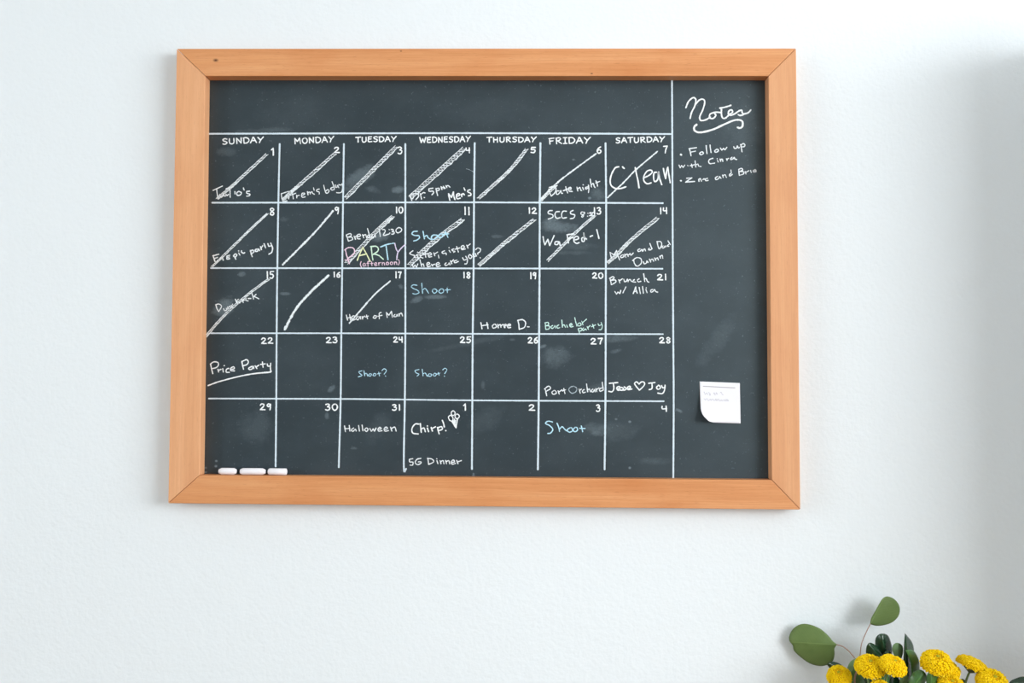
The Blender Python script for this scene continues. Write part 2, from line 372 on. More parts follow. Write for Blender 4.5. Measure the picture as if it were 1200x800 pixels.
GL = {  # hand lettering: advance, strokes on a grid with the baseline at 0 and the cap height at 10
'A': (7, "0,0 2,5.5 3.4,10 5.4,5 7,0|1.2,3.6 6,4"), 'B': (6.5, "1,10 .6,5 .8,0|.6,9.8 4.5,9.6 5.2,7.4 1,5.3 5.2,4.4 6,1.8 3.6,0 .6,.3"),
'C': (6.5, "6,8.6 4.4,10 1.8,8.8 .5,5 1.4,1.2 4,0 6.4,1"), 'D': (7, "1,9.6 .8,5 1,0|.2,9.4 3.6,9.8 6.4,7.4 6.6,3.4 4,.4 .8,.2"),
'E': (6, "5.4,9.6 1,9.4|1,9.4 .8,5 .8,.4 5.6,.3|1,5.2 4.6,5.4"), 'F': (6, "1,9.6 1.2,5 1.4,0|.4,9.3 5.8,10|1.2,5 4.8,5.5"),
'G': (6.5, "6,8.8 4,10 1.4,8.4 .5,4.5 2,.4 4.8,.4 6.3,3 6.2,4.8 3.8,4.8"), 'H': (7, "1,9.6 1.2,0|6,10 6,0|1,4.8 6,5.3"),
'J': (6.5, "1,9.4 6.4,10|4,9.8 4.2,3 3,.2 .8,1.4"), 'M': (8.5, "1,0 1,9.8|1,9.8 4,4|4,4 7,10|7,10 7.8,0"), 'N': (7, "1,0 1,9.6|1,9.6 6,.6|6,.6 6.3,10"),
'O': (7, "3.8,9.8 1,8 .6,3.6 3,.2 6,2 6.6,6.6 4.6,9.6 3,9.8"), 'P': (6.5, "1.2,9.6 1.4,5 1.8,0|.4,9 3.6,10 6.2,8 4.8,5.6 1.6,4.6"),
'R': (7, "1,9.6 1,5 1.2,0|.4,9.4 4,10 5.6,7.8 3.6,5.4 1.4,5|2,5.2 6.6,0"), 'S': (6.2, "5.8,8.8 3.6,10 1,8.4 1.8,6 4.8,4.4 5.4,2 3,0 .6,1"),
'T': (6.5, "0,9.3 6.8,10|3.4,9.6 3.2,5 3.2,0"), 'U': (7, "1,9.6 .8,4 1.8,.6 4,.2 6,2.4 6.2,9.8"), 'V': (7, "0,9.8 3.4,0|3.4,0 7,10"),
'W': (9, "0,9.6 2,0|2,0 4.4,7|4.4,7 6.4,0|6.4,0 9,10"), 'Y': (7, "0.4,9.8 3.4,5|7,10 3.6,4.8 2,0"), 'Z': (6.5, "0,9.4 6,9.8|6,9.8 .6,.6|.6,.6 6.6,.4"), 'I': (4, "0,9.6 4,9.8|2,9.8 2,0|0,0 4,.2"),
'a': (5.6, "4.6,5 2.6,6.4 .6,4 1,.8 3,.4 4.6,3.4 4.7,5.6 4.6,2 5.6,.2"), 'b': (5.4, "1,10 1,5 1,.4|1,3 3,5.6 5,3.6 4.2,.6 1.2,.4"), 'c': (5, "4.6,5 2.8,6.2 .7,4 1.2,.8 3,.1 4.8,1"),
'd': (5.8, "4.4,4.6 2.6,6 .6,3.6 1.4,.6 3.4,.6 4.6,3.4|4.7,10 4.6,5 5.2,.2"), 'e': (5.2, ".8,3 4.4,3.8 4,6 2,6.2 .7,3.6 1.4,.6 3.2,0 5,1.2"), 'f': (4.6, "5,9 3.6,10 2,8.6 2,4 1.8,-1|.2,5.4 4,5.8"),
'g': (5.4, "4.6,5.2 2.4,6.2 .8,3.8 2,1.2 4.4,3.4|4.7,5.8 4.7,0 3.8,-3"), 'h': (5.6, "1,10 1,5 1.2,0|1.2,3.4 3,5.8 4.4,4.6 4.8,2 5.4,0"), 'i': (2.6, "1.2,5.6 1.3,0|1.1,8.3 1.2,8.6"),
'k': (5.6, "1,10 1,5 1.2,0|4.8,6 1.4,2.8|2,3.4 5.4,0"), 'l': (2.6, "1.2,10 1.2,5 1.4,0"), 'm': (8, "1,6 1.2,0|1.2,3.6 2.6,5.8 4,4.6 4,0|4.2,3.6 5.6,5.8 7,4.6 7.6,0"),
'n': (5.6, "1,6 1.1,0|1.2,3.4 3,5.8 4.4,4.6 5,0"), 'o': (5.4, "3,6 1,4.8 .8,1.6 2.6,.1 4.6,1.6 4.6,4.6 3,6 2,5.8"), 'p': (5.6, "1,5.8 1.2,1 1.4,-3.6|1,4.4 2.8,6.2 4.8,4.6 4,1.4 1.4,.8"),
'r': (4.6, "1,5.8 1.2,0|1.2,3 2.4,5.2 4.4,5.8"), 's': (4.6, "4.2,5.4 2.4,6.2 1,4.8 2,3.4 4,2.2 3.4,.3 .8,.5"), 't': (4.8, "2.2,8.8 2.2,4 2.6,.2|0.2,4.8 4.6,5.4"),
'u': (5.6, ".8,5.8 1,1.6 2.4,.1 4.2,2.6|4.6,5.8 4.6,2 5.4,0"), 'w': (7.2, ".4,5.6 1.6,.4|1.6,.4 3.4,4.4|3.4,4.4 4.8,.4|4.8,.4 7,6"), 'y': (5.6, ".6,5.8 1.2,2.6 3,2 4.6,5|4.8,6 4.8,1 3.8,-2.6 1,-3"),
'z': (5, ".4,5.6 4.6,5.8|4.6,5.8 .6,.4|.6,.4 5,.2"), "'": (2.4, "1,10 1.3,7.8"), ',': (2.6, "1.4,1 1.2,-1 .4,-2.4"), '.': (3, "1.2,.3 1.6,.4"), '!': (3, "1.2,10 1.6,3|1.8,.2 2,.4"),
'?': (5, ".6,8.4 2.4,10 4.4,8.4 3.6,6 2.4,4.6 2.4,3|2.4,.3 2.5,.5"), '/': (4.4, "4,10 .4,0"), '-': (4.4, ".6,4 3.8,4.6"), ':': (2.4, "1,5.5 1.1,5.7|1,.8 1.1,1"), '(': (3, "2.4,10.5 .8,6.5 .8,2.5 2.2,-1.5"), ')': (3, ".6,10.5 2.4,6.5 2,2.5 .4,-1.5"), ' ': (3.6, ""),
'0': (7, "4,10 1.4,8.6 .6,4.4 2.6,.2 5.4,1.4 6.4,6 5,9.4 3.4,9.9"), '1': (3, "1.4,10 1.6,5 1.6,0"), '2': (6.6, ".6,7.6 2.2,9.8 4.8,9 4.6,6 .6,.6|.6,.7 6.4,.4"),
'3': (6, ".6,9 3,10 4.8,8 2.6,5.6|2.6,5.6 5.2,4.4 4.6,1 2.4,0 .4,1"), '4': (6.2, ".8,9.6 1,5 5.6,5.2|5,10 5.2,0"), '5': (6.2, "1.4,9.8 5.8,10|1.4,9.8 1.2,5.8 4,6 5.4,3.2 3.6,.2 .6,.8"),
'6': (6, "4.8,10 1.8,7 .8,3 2.6,.1 5,1.8 4.6,4.8 2.4,5.2 1,3.4"), '7': (6, ".6,9.4 5.4,9.8|5.4,9.8 3.6,5 2.8,0"), '8': (6, "4.8,8.6 3,10 1.2,8.4 2.6,5.6 5,3 3.6,.1 1.2,1.6 2.4,4.8 4.8,7.4 4.6,9"),
'9': (6, "4.6,8.6 2.6,10 .8,7.6 2.6,5.4 4.8,8.2|4.9,9.4 4.8,4 4.2,0")}
def write(ink, text, x0, y0, x1, y1, h, w=1.3, slant=0.0, jit=.25):
    """letter a word between the two baseline points, cap height h, in pixels"""
    adv = [GL[c][0]+1.5 for c in text]; tot = sum(adv)-1.5
    dx, dy = (x1-x0)/tot, (y1-y0)/tot; s = h/10.0; pos = 0.0
    L = math.hypot(x1-x0, y1-y0) or 1; ux, uy = (x1-x0)/L, (y1-y0)/L
    for c, a in zip(text, adv):
        jy = rng.uniform(-jit, jit)
        for st in filter(None, GL[c][1].split('|')):
            pts = []
            for q in st.split():
                gx, gy = map(float, q.split(','))
                X = x0+dx*(pos+gx) + gy*s*(uy + slant); Y = y0+dy*(pos+gx) - gy*s*ux + jy
                pts.append((X, Y))
            ink.stroke(pts, w)
        pos += a
def trace(ink, ox, oy, sc, strokes, w=1.3, smooth=True):
    """strokes read off an enlarged view of the photograph: origin and scale of the view"""
    for st in strokes.split('|'):
        pts = [(ox+float(q.split(',')[0])/sc, oy+float(q.split(',')[1])/sc) for q in st.split()]
        ink.stroke(pts, w, smooth)

# ruled lines
def line(pts, w=2.0):
    k = Ink(); k.stroke(pts, w, jit=.05); k.build('grid_line', M['line'])
line([(241.5, 156.7), (420, 156.2), (575, 156), (788, 157)], 2.1)
line([(248.5, 237.4), (420, 237.2), (560, 237), (777, 238)], 2.0)
line([(247, 314), (420, 314.2), (560, 314.4), (776.5, 314.8)], 1.9)
line([(247, 390.3), (420, 390.4), (560, 391), (777, 391.4)], 1.8)
line([(244.5, 466.8), (420, 467.4), (560, 469), (778, 470)], 1.8)
line([(327.8, 168.5), (326.2, 237), (325, 314), (324.2, 390), (323.8, 467), (323, 546.5)], 2.1)
line([(403, 168.5), (402, 237), (401, 314), (400, 390), (399.2, 468), (397, 547.5)], 2.1)
line([(475, 168.5), (475, 237), (475, 314), (475, 390), (474.4, 470), (473.2, 547), (476, 549)], 2.1)
line([(556.3, 167.5), (555.5, 237), (555, 314), (554, 390), (553.5, 470), (553, 549.5)], 2.2)
line([(633.3, 167.5), (632.6, 237), (632.3, 314), (631.8, 390), (631.3, 470), (630.3, 550)], 2.3)
line([(709.6, 167.5), (710.3, 237), (710, 314), (709.8, 391), (709.5, 470), (708.5, 550)], 2.2)
line([(787.5, 92.5), (788.5, 314), (789, 400), (789.5, 470), (789, 561.5)], 2.1)

# weekday headings
for t, x0, y0, x1, y1, h in (('SUNDAY', 260.5, 169.3, 309, 166.8, 6.6), ('MONDAY', 345, 168.8, 391.5, 166.2, 6.6), ('TUESDAY', 417, 166.6, 464.5, 165.6, 6),
        ('WEDNESDAY', 492, 167.3, 551.5, 166, 6.4), ('THURSDAY', 570.5, 166.5, 628.5, 166.3, 5.8), ('FRIDAY', 643, 168.8, 692, 167.6, 7), ('SATURDAY', 721.5, 167.6, 779, 166, 6)):
    k = Ink(); write(k, t, x0, y0, x1, y1, h, 1.5); k.build('weekday_heading', M['bold'])
# dates
for t, x0, x1, yt, yb in (('1', 318.8, 321.6, 173.5, 181.8), ('2', 391.5, 398, 172.5, 179), ('3', 466, 471.5, 172, 180), ('4', 545.5, 551, 173, 179), ('5', 621.5, 628, 172.5, 178.8),
        ('6', 699, 705, 172, 179.6), ('7', 777, 782.5, 170.8, 179), ('8', 315.5, 322, 243.8, 252), ('9', 392, 397.5, 242.8, 250.5), ('10', 463.5, 472.5, 242.3, 249.5),
        ('11', 543.5, 551, 242.5, 251.5), ('12', 619, 629, 243.3, 250), ('13', 695.3, 704.5, 243.3, 251), ('14', 773, 782, 243.3, 250.5), ('15', 312, 321, 318, 326),
        ('16', 390.5, 399, 318.8, 324.6), ('17', 463, 470.5, 318.3, 325.6), ('18', 542.5, 551.5, 319, 325.8), ('19', 621, 628.5, 319.2, 326.5), ('20', 694, 707, 319.5, 326),
        ('21', 770, 781.5, 321.3, 328), ('22', 306, 320, 395.8, 402.5), ('23', 382, 395.5, 395, 401.6), ('24', 461, 472, 394.7, 401), ('25', 539, 552, 394.7, 401.6),
        ('26', 618.5, 630.5, 395.3, 402), ('27', 692, 706.5, 396.2, 403), ('28', 772.5, 786, 395.3, 401.8), ('29', 304.5, 318, 472.8, 480), ('30', 381, 396, 473.3, 480.6),
        ('31', 459.5, 469.5, 473.8, 480.4), ('1', 544, 546.5, 473, 480.6), ('2', 619.5, 627, 474.3, 481), ('3', 698.5, 703.5, 474.3, 482), ('4', 775, 782, 475.3, 481.8)):
    k = Ink(); write(k, t, x0, yb, x1, yb, yb-yt, 1.62, jit=.22)
    if t == '1': k.stroke([(x0-.9, yt+2.2), ((x0+x1)/2, yt)], 1.4)
    k.build('date_number', M['bold'])

# strikes across the days that have passed
def strike(pts, w, hatch=0.0, edge=0.9, mat='strike'):
    k = Ink(low=True); c = catmull(pts, 10) if len(pts) > 2 else [np.array(pts[0])+(np.array(pts[1])-np.array(pts[0]))*i/20 for i in range(21)]
    t = np.array(c[-1])-np.array(c[0]); L = np.linalg.norm(t); t /= L; n = np.array((-t[1], t[0]))
    if hatch > 0:
        for sg in (-1, 1): k.stroke([np.array(p)+n*(sg*w*.40+rng.uniform(-.2, .2)) for p in c], edge)
        N = int(L/hatch); z = []
        for i in range(N+1):
            f = i/N*(len(c)-1); a = int(min(f, len(c)-2)); p = np.array(c[a])*(1-(f-a))+np.array(c[a+1])*(f-a)
            z.append(p+n*(w*.46 if i % 2 else -w*.46)*rng.uniform(.75, 1.1)+t*(1.2 if i % 2 else -1.2))
        k.stroke(z, .85, smooth=False)
        z2 = [p+n*rng.uniform(-.5, .5)*w*.3+t*rng.uniform(-1, 1) for p in z[::2]]
        if len(z2) > 2: k.stroke(z2, w*.2, smooth=False)
        for i in range(0, N-1, 2):
            if rng.random() < .5: k.stroke([z[i], z[i+1]], 1.3, smooth=False)
    else:
        k.stroke(c, w, jit=.16); k.stroke([np.array(p)+n*.25 for p in c], w*.5)
    k.build('strike_mark', M[mat])
strike([(312.4, 180.8), (280, 210.5), (270, 219.5), (254.8, 232.5)], 3.1, 1.4)
strike([(392.2, 180), (352, 215.5), (344, 222.5), (331.5, 233.8)], 3.7, 1.5)
strike([(464.6, 171.6), (404.5, 232)], 4.6, 2.0)
strike([(544, 174), (480.5, 231.5)], 6.0, 2.0)
strike([(616.8, 175), (602, 194), (590.5, 206), (577, 218), (561, 232.3)], 3.7, 1.5)
strike([(698.5, 180), (665, 204.5), (650, 217), (632, 236)], 2.2)
strike([(651, 217), (641, 227), (632.5, 236)], 3.6, 1.6)
strike([(770.5, 177.3), (745, 199), (732, 212.5), (712, 231.5)], 2.0)
strike([(313, 250.5), (292, 270), (248, 313)], 2.3, 1.6)
strike([(390.3, 247), (368, 273), (331.3, 310)], 2.7)
strike([(460.3, 253.5), (440, 272), (406, 308)], 4.6, 1.7)
strike([(542, 257.3), (508, 283), (479.5, 310.6)], 5.4, 2.0)
strike([(625.8, 257.3), (592, 284), (576, 298), (561, 310.8)], 4.2, 1.6)
strike([(696.3, 253), (674, 273), (641.5, 305.5)], 3.0, 1.8)
strike([(770.3, 255.5), (740, 280.5), (725, 296), (712, 308)], 3.9, 1.5)
strike([(315, 326.8), (295, 341.5), (269.5, 363), (254, 379), (241.4, 394)], 2.5, 1.9)
strike([(384.8, 322.8), (364, 342), (346, 363), (333.8, 385.8)], 3.4, 0)
strike([(457.2, 329.3), (438.5, 345.5), (409.5, 378.5)], 2.1)

def entry(mat, fn, label=None):
    k = Ink(); fn(k); return k.build('handwritten_entry', M[mat], label=label)
W = write
def e1(k):
    trace(k, 240, 205, 13.333, "130,240 205,205 275,172|185,225 195,300 208,378|235,300 248,345 275,335 290,290|290,290 300,325 330,325|330,300 350,320 370,300|330,215 440,180|395,200 395,280 397,350|470,258 473,296|530,255 500,280 510,318 555,310 570,275 535,256|603,200 614,235|700,252 655,258 660,285 705,300 690,325 655,330", 1.5)
entry('white', e1)
def e2(k):
    trace(k, 325, 200, 13.333, "60,360 175,322|62,365 72,430 90,480|90,480 150,470|95,420 150,400|165,430 185,400 180,440|215,320 240,380 250,440|200,385 290,350|300,380 305,425|305,400 330,385 345,385|390,385 425,365 425,350 385,355 380,400 400,415 435,408|470,325 480,378|480,345 505,330 515,365|515,350 540,325 550,350 580,368|565,265 575,305|655,285 620,295 615,320 655,335 655,365|725,225 740,290 760,345 790,345 808,310 785,295 755,320|855,170 880,240 890,290 850,300 835,275 870,255|905,220 910,255 935,255 940,225 960,265|960,215 985,225 1000,215|1010,200 1020,260 1005,330 960,345 925,340", 1.25)
entry('white', e2)
def e4a(k):
    trace(k, 470, 205, 13.333, "140,330 170,400|150,300 250,290 275,330 230,385|300,290 320,378|310,305 345,275 375,280|360,350 368,354|435,215 500,205|435,215 440,255 490,250 510,275 480,310|545,210 555,260 572,320|550,215 590,205 595,235 565,245|625,180 640,228|660,175 670,215|640,200 670,190 690,210|700,165 715,195|710,175 735,165 765,190", 1.45)
entry('white', e4a)
def e4b(k):
    trace(k, 470, 205, 13.333, "740,290 750,345 762,395|740,290 790,350|790,350 818,262|818,262 825,330 842,385|868,335 915,315 905,290 870,305 865,350 885,372 925,360|940,300 950,340|945,315 970,290 990,310|982,200 1000,240|1080,230 1045,240 1045,265 1085,285 1090,315 1050,325", 1.6)
entry('bold', e4b)
def e6(k):
    trace(k, 630, 205, 14.118, "185,230 205,300 222,345|190,205 280,185 305,235 280,300 225,350|355,265 320,265 310,310 335,320 365,290 385,255 395,300 415,302|465,190 480,250 498,298|425,260 540,215|510,245 550,235 550,205 515,215 520,265 575,272|650,200 665,265|660,235 700,205 715,250 730,258|745,205 760,245|752,160 758,165|830,195 795,205 800,232 835,215|840,165 848,230 840,290|870,65 880,130 892,200|890,160 920,140 935,185 950,208|965,95 985,145 992,185|960,130 1030,105", 1.4)
entry('white', e6)
def e7(k):
    trace(k, 705, 180, 13.333, "355,232 325,205|270,205 215,220 165,300 135,400 145,490 210,540 290,545 380,518|525,215 545,320 570,430 585,535", 1.75)
    trace(k, 705, 180, 13.333, "665,375 740,340 790,290 770,258 715,270 665,340 660,420 710,470 775,455|860,290 820,300 812,370 825,430 860,425 885,370 890,280 905,380 940,485|965,230 980,310 1000,390|1000,390 1015,280 1035,210|1035,210 1050,320 1072,455", 1.75)
entry('bold', e7)
def e8(k):
    trace(k, 240, 270, 13.333, "125,395 220,370|130,395 145,440 165,490 205,470|140,440 200,420|235,440 270,420 290,465|345,400 390,385|345,400 345,445 390,438|350,420 385,412|445,400 465,410 485,450|445,400 475,365 500,385 470,425|530,350 548,385|528,316 532,320|570,335 600,355 625,345|570,335 575,315|712,310 725,360 742,410|710,325 750,305 768,335 730,360|820,290 790,300 795,325 825,320 840,285 855,315|870,250 885,300|880,275 905,235|925,205 950,270|985,205 1000,245 1035,240|1030,195 1058,270 1045,340 1000,370", 1.6)
entry('white', e8)
def e10a(k):
    trace(k, 398, 255, 12.7, "100,260 115,300 130,345|100,255 160,235 170,270 120,290|120,290 180,290 190,325 130,348|216,272 236,322|228,300 245,274 270,272|255,290 310,270 295,245 260,262 265,310 305,315|340,250 360,300|350,270 385,250 400,290|400,300 430,255 450,290 430,300 410,285|415,160 435,230 460,300|490,250 475,290 500,300 525,255 535,290|590,170 605,280|640,180 660,175 680,200 650,265 740,240|735,175 740,180|745,225 748,230|765,175 790,175 800,195 780,208|780,208 812,215 805,240 775,245|880,145 845,170 840,205 870,225 915,200 920,165 885,145", 1.35)
entry('white', e10a)
def ePink(k):
    trace(k, 398, 255, 12.7, "85,475 105,560 130,640 145,685|75,480 130,445 200,450 225,500 200,550 130,600|80,630 150,625", 1.6)
entry('pink', ePink, 'pink chalk letter P')
entry('yellow', lambda k: trace(k, 398, 255, 12.7, "345,440 300,540 262,635|345,440 400,540 455,650|290,565 400,540", 1.6), 'pale yellow chalk letter A')
entry('green', lambda k: trace(k, 398, 255, 12.7, "470,430 480,530 495,630|460,430 540,425 575,455 565,500 500,545|510,540 580,560 650,618", 1.6), 'pale green chalk letter R')
entry('blue', lambda k: trace(k, 398, 255, 12.7, "610,435 700,400 805,378|690,410 705,520 720,625", 1.7), 'light blue chalk letter T')
entry('lilac', lambda k: trace(k, 398, 255, 12.7, "820,380 840,460 870,515|975,400 920,450 870,515 855,570 850,625", 1.6), 'lilac chalk letter Y')
def eAft(k):
    W(k, '(afternoon)', 422, 312.0, 468.6, 309.5, 5.4, 1.15, jit=.1)
entry('pink', eAft, 'small pink chalk line of writing')
def e11a(k):
    trace(k, 475, 255, 12.3, "175,195 120,200 95,230 130,255 195,260 200,295 160,325 120,335|255,195 265,250 275,305|275,275 310,255 330,290 375,315|400,250 375,280 395,315 445,295 460,255 410,248|500,235 475,270 500,290 540,265 535,235 505,235|575,200 600,250 615,285|540,240 625,232", 1.6)
entry('blue', e11a, 'light blue chalk word')
def e11b(k):
    trace(k, 475, 255, 12.3, "110,475 65,510 85,530 130,545 125,570|170,530 185,590|175,495 180,500|245,540 215,550 225,570 255,580|285,500 295,570|260,535 325,515|335,545 375,530 360,505 330,525 340,565 380,560|410,505 425,550|420,525 465,495|475,540 485,580|565,475 530,495 545,515 585,510 590,535|630,470 650,500|628,430 632,434|700,450 670,460 690,480 715,485 695,500|740,415 765,495|715,455 785,435|805,450 850,430 835,400 805,420 815,460 865,450|885,395 905,440|895,410 935,378", 1.4)
    trace(k, 475, 255, 12.3, "100,670 115,715|115,715 140,680|140,680 160,715|160,715 180,665|210,605 225,660 235,705|230,680 255,665 270,705|310,680 350,665 340,645 310,660 320,705 365,695|375,670 395,700|390,680 425,670|445,680 490,665 475,645 445,665 455,705 505,692|590,650 570,670 585,690 620,670 630,650 645,680|650,620 670,665|660,640 695,605|745,610 705,625 715,650 765,630|825,575 845,610 880,600|870,555 895,600 885,660 855,665|925,530 910,560 935,590 960,560 930,530|970,520 985,560 1010,555|1010,515 1025,555|1015,460 1045,435 1085,455 1075,490 1045,510 1045,530|1078,575 1082,580", 1.35)
entry('white', e11b)
def e13a(k):
    trace(k, 628, 240, 11.43, "220,75 175,80 165,115 220,130 225,165 165,190|315,90 270,95 255,140 280,180 325,170|410,85 365,85 345,125 355,175 410,170|500,75 465,90 470,120 520,135 505,175 460,185", 1.6)
    trace(k, 628, 240, 11.43, "655,100 610,95 605,125 640,135 625,165 615,150 655,110|695,110 698,114|690,150 694,153|715,110 740,100 735,125 745,140 715,145|755,105 780,100 785,140 755,145 755,110", 1.3)
entry('white', e13a)
def e13b(k):
    trace(k, 628, 240, 11.43, "95,425 105,480 120,535|120,535 160,460|160,460 185,545|185,545 245,410|300,490 260,495 255,525 290,530 310,490 325,545|420,405 435,510|415,400 505,385|430,450 495,440|510,470 570,455 555,420 515,440 510,490 545,515 580,505|655,430 615,445 620,485 650,480 640,370 650,430 680,460|725,425 760,410|815,330 830,390 845,450", 1.7)
entry('white', e13b)
def e14(k):
    trace(k, 705, 270, 10, "98,255 115,325|98,255 145,285|145,285 175,232|175,232 190,290 212,345|245,285 222,300 232,318 262,305 255,285|270,275 285,315|280,290 300,275 312,305|312,290 335,270 345,290 372,262|450,215 425,225 430,245 455,240 470,220 478,245|480,225 488,240|485,230 505,215 515,240|560,205 550,225 575,225 590,210|565,150 580,190 592,215|650,130 660,180 672,215|645,130 690,130 705,165 680,215|720,180 705,195 725,205 745,180 750,195|785,165 765,185 790,185|778,120 795,150 805,165", 1.3)
    trace(k, 705, 270, 10, "375,345 385,385 405,415|362,352 410,318 460,330 465,380 430,415 405,415|490,365 500,390 525,380 530,355 545,375|560,335 575,370|570,350 595,335 610,360|620,320 635,350|630,335 655,320 665,345|680,300 690,325|685,305 710,290 718,325", 1.4)
entry('white', e14)
def e15(k):
    trace(k, 238, 335, 12.3, "185,275 200,325 225,370|178,270 230,260 265,295 225,368|295,325 310,355 340,345 335,320 350,335|350,300 365,330|365,310 385,290 400,315|400,280 420,295|425,260 415,290 425,305|465,190 480,230 500,260|510,190 485,220 530,245|560,200 580,240|575,215 595,200|620,180 615,205 650,215|650,180 690,180|700,95 715,140 728,190|765,120 725,155|735,150 805,185", 1.3)
entry('white', e15)
def e17(k):
    trace(k, 395, 300, 6.667, "72,460 82,500|98,455 105,500|75,485 105,478|115,490 138,480 130,465 112,480 120,500 145,492|165,470 150,485 165,498 180,470 185,492|195,470 200,492|200,480 215,468|230,460 238,490|222,475 245,468|292,465 282,480 300,485 308,468 292,464|345,440 330,445 330,470 330,490|318,470 352,462|385,440 392,480|385,440 405,462|405,462 425,430|425,430 432,478|452,455 442,470 462,472 468,455 475,470|482,450 488,468|486,455 502,445 512,468", 1.3)
entry('white', e17)
def shootA(k): trace(k, 395, 300, 6.667, "625,228 595,225 580,240 600,255 630,268 640,285 615,296 590,292|662,212 664,250 668,290|668,265 685,252 700,265 715,290|750,258 745,275 760,290 780,275 770,258 752,257|810,255 795,275 810,290 832,278 828,258 812,255|860,250 862,285|845,265 885,262", 1.35)
entry('pale_blue', shootA, 'faded light blue chalk word')
def shootB(k): trace(k, 550, 460, 6.667, "650,228 615,222 595,240 625,255 652,285 635,315 612,318|685,238 698,270 705,302|705,285 725,265 745,285 765,300|785,275 765,290 780,308 805,298 800,275 785,274|825,272 810,290 825,305 845,292 840,272 825,270|875,258 885,305|862,278 905,280", 1.5)
entry('blue', shootB, 'bright light blue chalk word')
def shootC(k): trace(k, 395, 380, 6.667, "195,362 170,370 180,385 195,398 165,410|210,360 216,402|216,388 230,382 240,404|255,385 245,398 262,404 268,388 255,384|290,382 280,396 295,402 305,388 292,382|325,372 332,402|315,386 342,380|350,360 368,346 385,358 378,375 368,388|378,402 380,406", 1.0)
entry('blue', shootC, 'small light blue chalk word with question mark')
def shootD(k): trace(k, 395, 380, 6.667, "640,352 610,360 618,378 640,388 625,404|665,350 672,402|672,385 690,380 702,402 712,400|720,385 710,400 730,406 740,390 722,384|760,382 750,398 768,402 775,386 762,380|790,375 798,398|780,388 805,380|825,355 842,342 858,352 850,370 840,385|838,402 840,406", 1.05)
entry('blue', shootD, 'small light blue chalk word with question mark, further right')
def e19(k):
    trace(k, 550, 360, 7.06, "95,125 105,178|145,125 155,175|100,152 155,145|205,140 190,155 200,172 225,160 215,140 203,140|235,140 240,170|240,150 258,142 262,165|265,150 282,142 290,168|290,155 305,150 300,140 288,148 295,168|315,155 342,148 330,138 315,150 322,170 342,165|402,110 410,145 412,180|398,108 440,102 465,125 455,165 412,182|480,160 496,162", 1.5)
entry('white', e19)
def e20(k):
    trace(k, 550, 360, 7.06, "628,130 632,180|625,128 652,125 655,145 635,152|635,152 662,155 658,178 632,182|690,150 675,160 685,175 705,160 708,150 715,172|740,145 725,155 730,172 748,168|765,105 770,165|770,150 785,145 795,165|805,145 812,165|830,150 850,145 842,132 830,145 838,162 860,158|872,85 880,120 890,155|905,130 895,142 905,155 925,145 918,130 905,130|930,115 940,145|938,125 970,98", 1.25)
    trace(k, 550, 360, 7.06, "900,175 905,195 912,212|900,178 925,172 930,190 908,198|945,170 935,182 945,192 960,178 968,188|975,160 985,182|980,168 1000,150|1020,140 1030,172|1010,160 1045,145|1065,135 1072,150 1090,145|1090,125 1100,155 1092,182 1072,185", 1.25)
entry('mint', e20, 'pale mint chalk writing')
def e21(k):
    trace(k, 705, 270, 10, "98,560 108,600 115,635|92,560 135,540 145,560 110,585|110,585 160,580 165,605 115,635|200,575 215,615|208,590 245,565|260,570 270,600 295,590 300,570|305,570 312,600|312,585 335,572 345,590 365,600 400,605|370,585 385,575|440,565 420,580 430,602 460,595|492,505 500,555 505,598|500,575 520,560 535,595 555,605", 1.4)
    trace(k, 705, 270, 10, "155,715 175,745|175,745 190,720|190,720 215,740|215,740 225,700|285,660 250,730|370,740 385,700 400,660|400,660 405,700 418,735|378,715 412,708|440,665 455,740|480,655 490,735|520,690 532,728|522,670 525,674|600,690 575,700 580,722 605,712 620,690 635,715 658,722", 1.4)
entry('white', e21)
def e22(k):
    trace(k, 240, 410, 13.333, "90,215 105,290 125,370|85,220 140,185 205,195 210,240 175,275 115,290|205,300 215,345|210,320 255,300|280,290 290,345|298,245 310,242|375,285 340,300 335,345 385,348|405,305 460,290 450,262 410,280 405,320 465,325", 1.4)
    trace(k, 240, 410, 13.333, "578,175 590,240 605,300|590,175 650,150 680,180 660,225 600,245|735,255 690,280 695,305 740,295 755,250 765,290|785,245 815,290|805,262 845,235|900,185 910,270|870,225 945,215|975,215 985,250 1020,250|1030,205 1025,270 1030,330", 1.5)
    trace(k, 240, 410, 13.333, "50,555 200,500 420,440 640,390 800,365 900,355 980,350 1040,330", 1.6)
    trace(k, 240, 410, 13.333, "920,352 1030,345", 1.7)
entry('bold', e22)
def e27(k):
    trace(k, 630, 435, 7.5, "65,150 72,180 80,215|60,155 95,130 115,150 75,175|140,170 125,185 140,202 165,190 155,170 140,168|180,170 190,200|185,182 215,162|230,150 240,195|218,172 245,162", 1.4)
    trace(k, 630, 435, 7.5, "365,155 375,192|370,168 385,155|410,160 395,170 400,188 420,182|430,110 440,180|440,165 455,155 465,180|485,155 472,170 485,182 500,160 505,180|512,150 520,178|518,160 540,145|565,145 545,155 550,175 575,165|568,95 578,165", 1.35)
entry('white', e27)
entry('faint', lambda k: trace(k, 630, 435, 7.5, "320,130 285,140 275,165 300,192 335,180 345,150 320,130", 1.5), 'faint half rubbed out chalk letter O')
def e28(k):
    trace(k, 630, 435, 7.5, "630,105 705,98|665,102 670,150 655,178 625,175|695,155 725,148 715,132 695,145 705,165 730,162|735,140 755,150 745,165 730,165|760,135 780,150 770,162 755,165|785,155 815,145 808,130 790,140 795,160 830,155|885,105 870,92 852,105 865,130 895,165|895,165 935,125 938,98 915,92 890,112|975,105 1032,98|1005,102 1005,150 980,160|1060,125 1045,140 1058,158 1080,145 1070,125 1060,122|1090,125 1100,145 1120,138|1120,120 1115,165 1095,195 1055,190", 1.55)
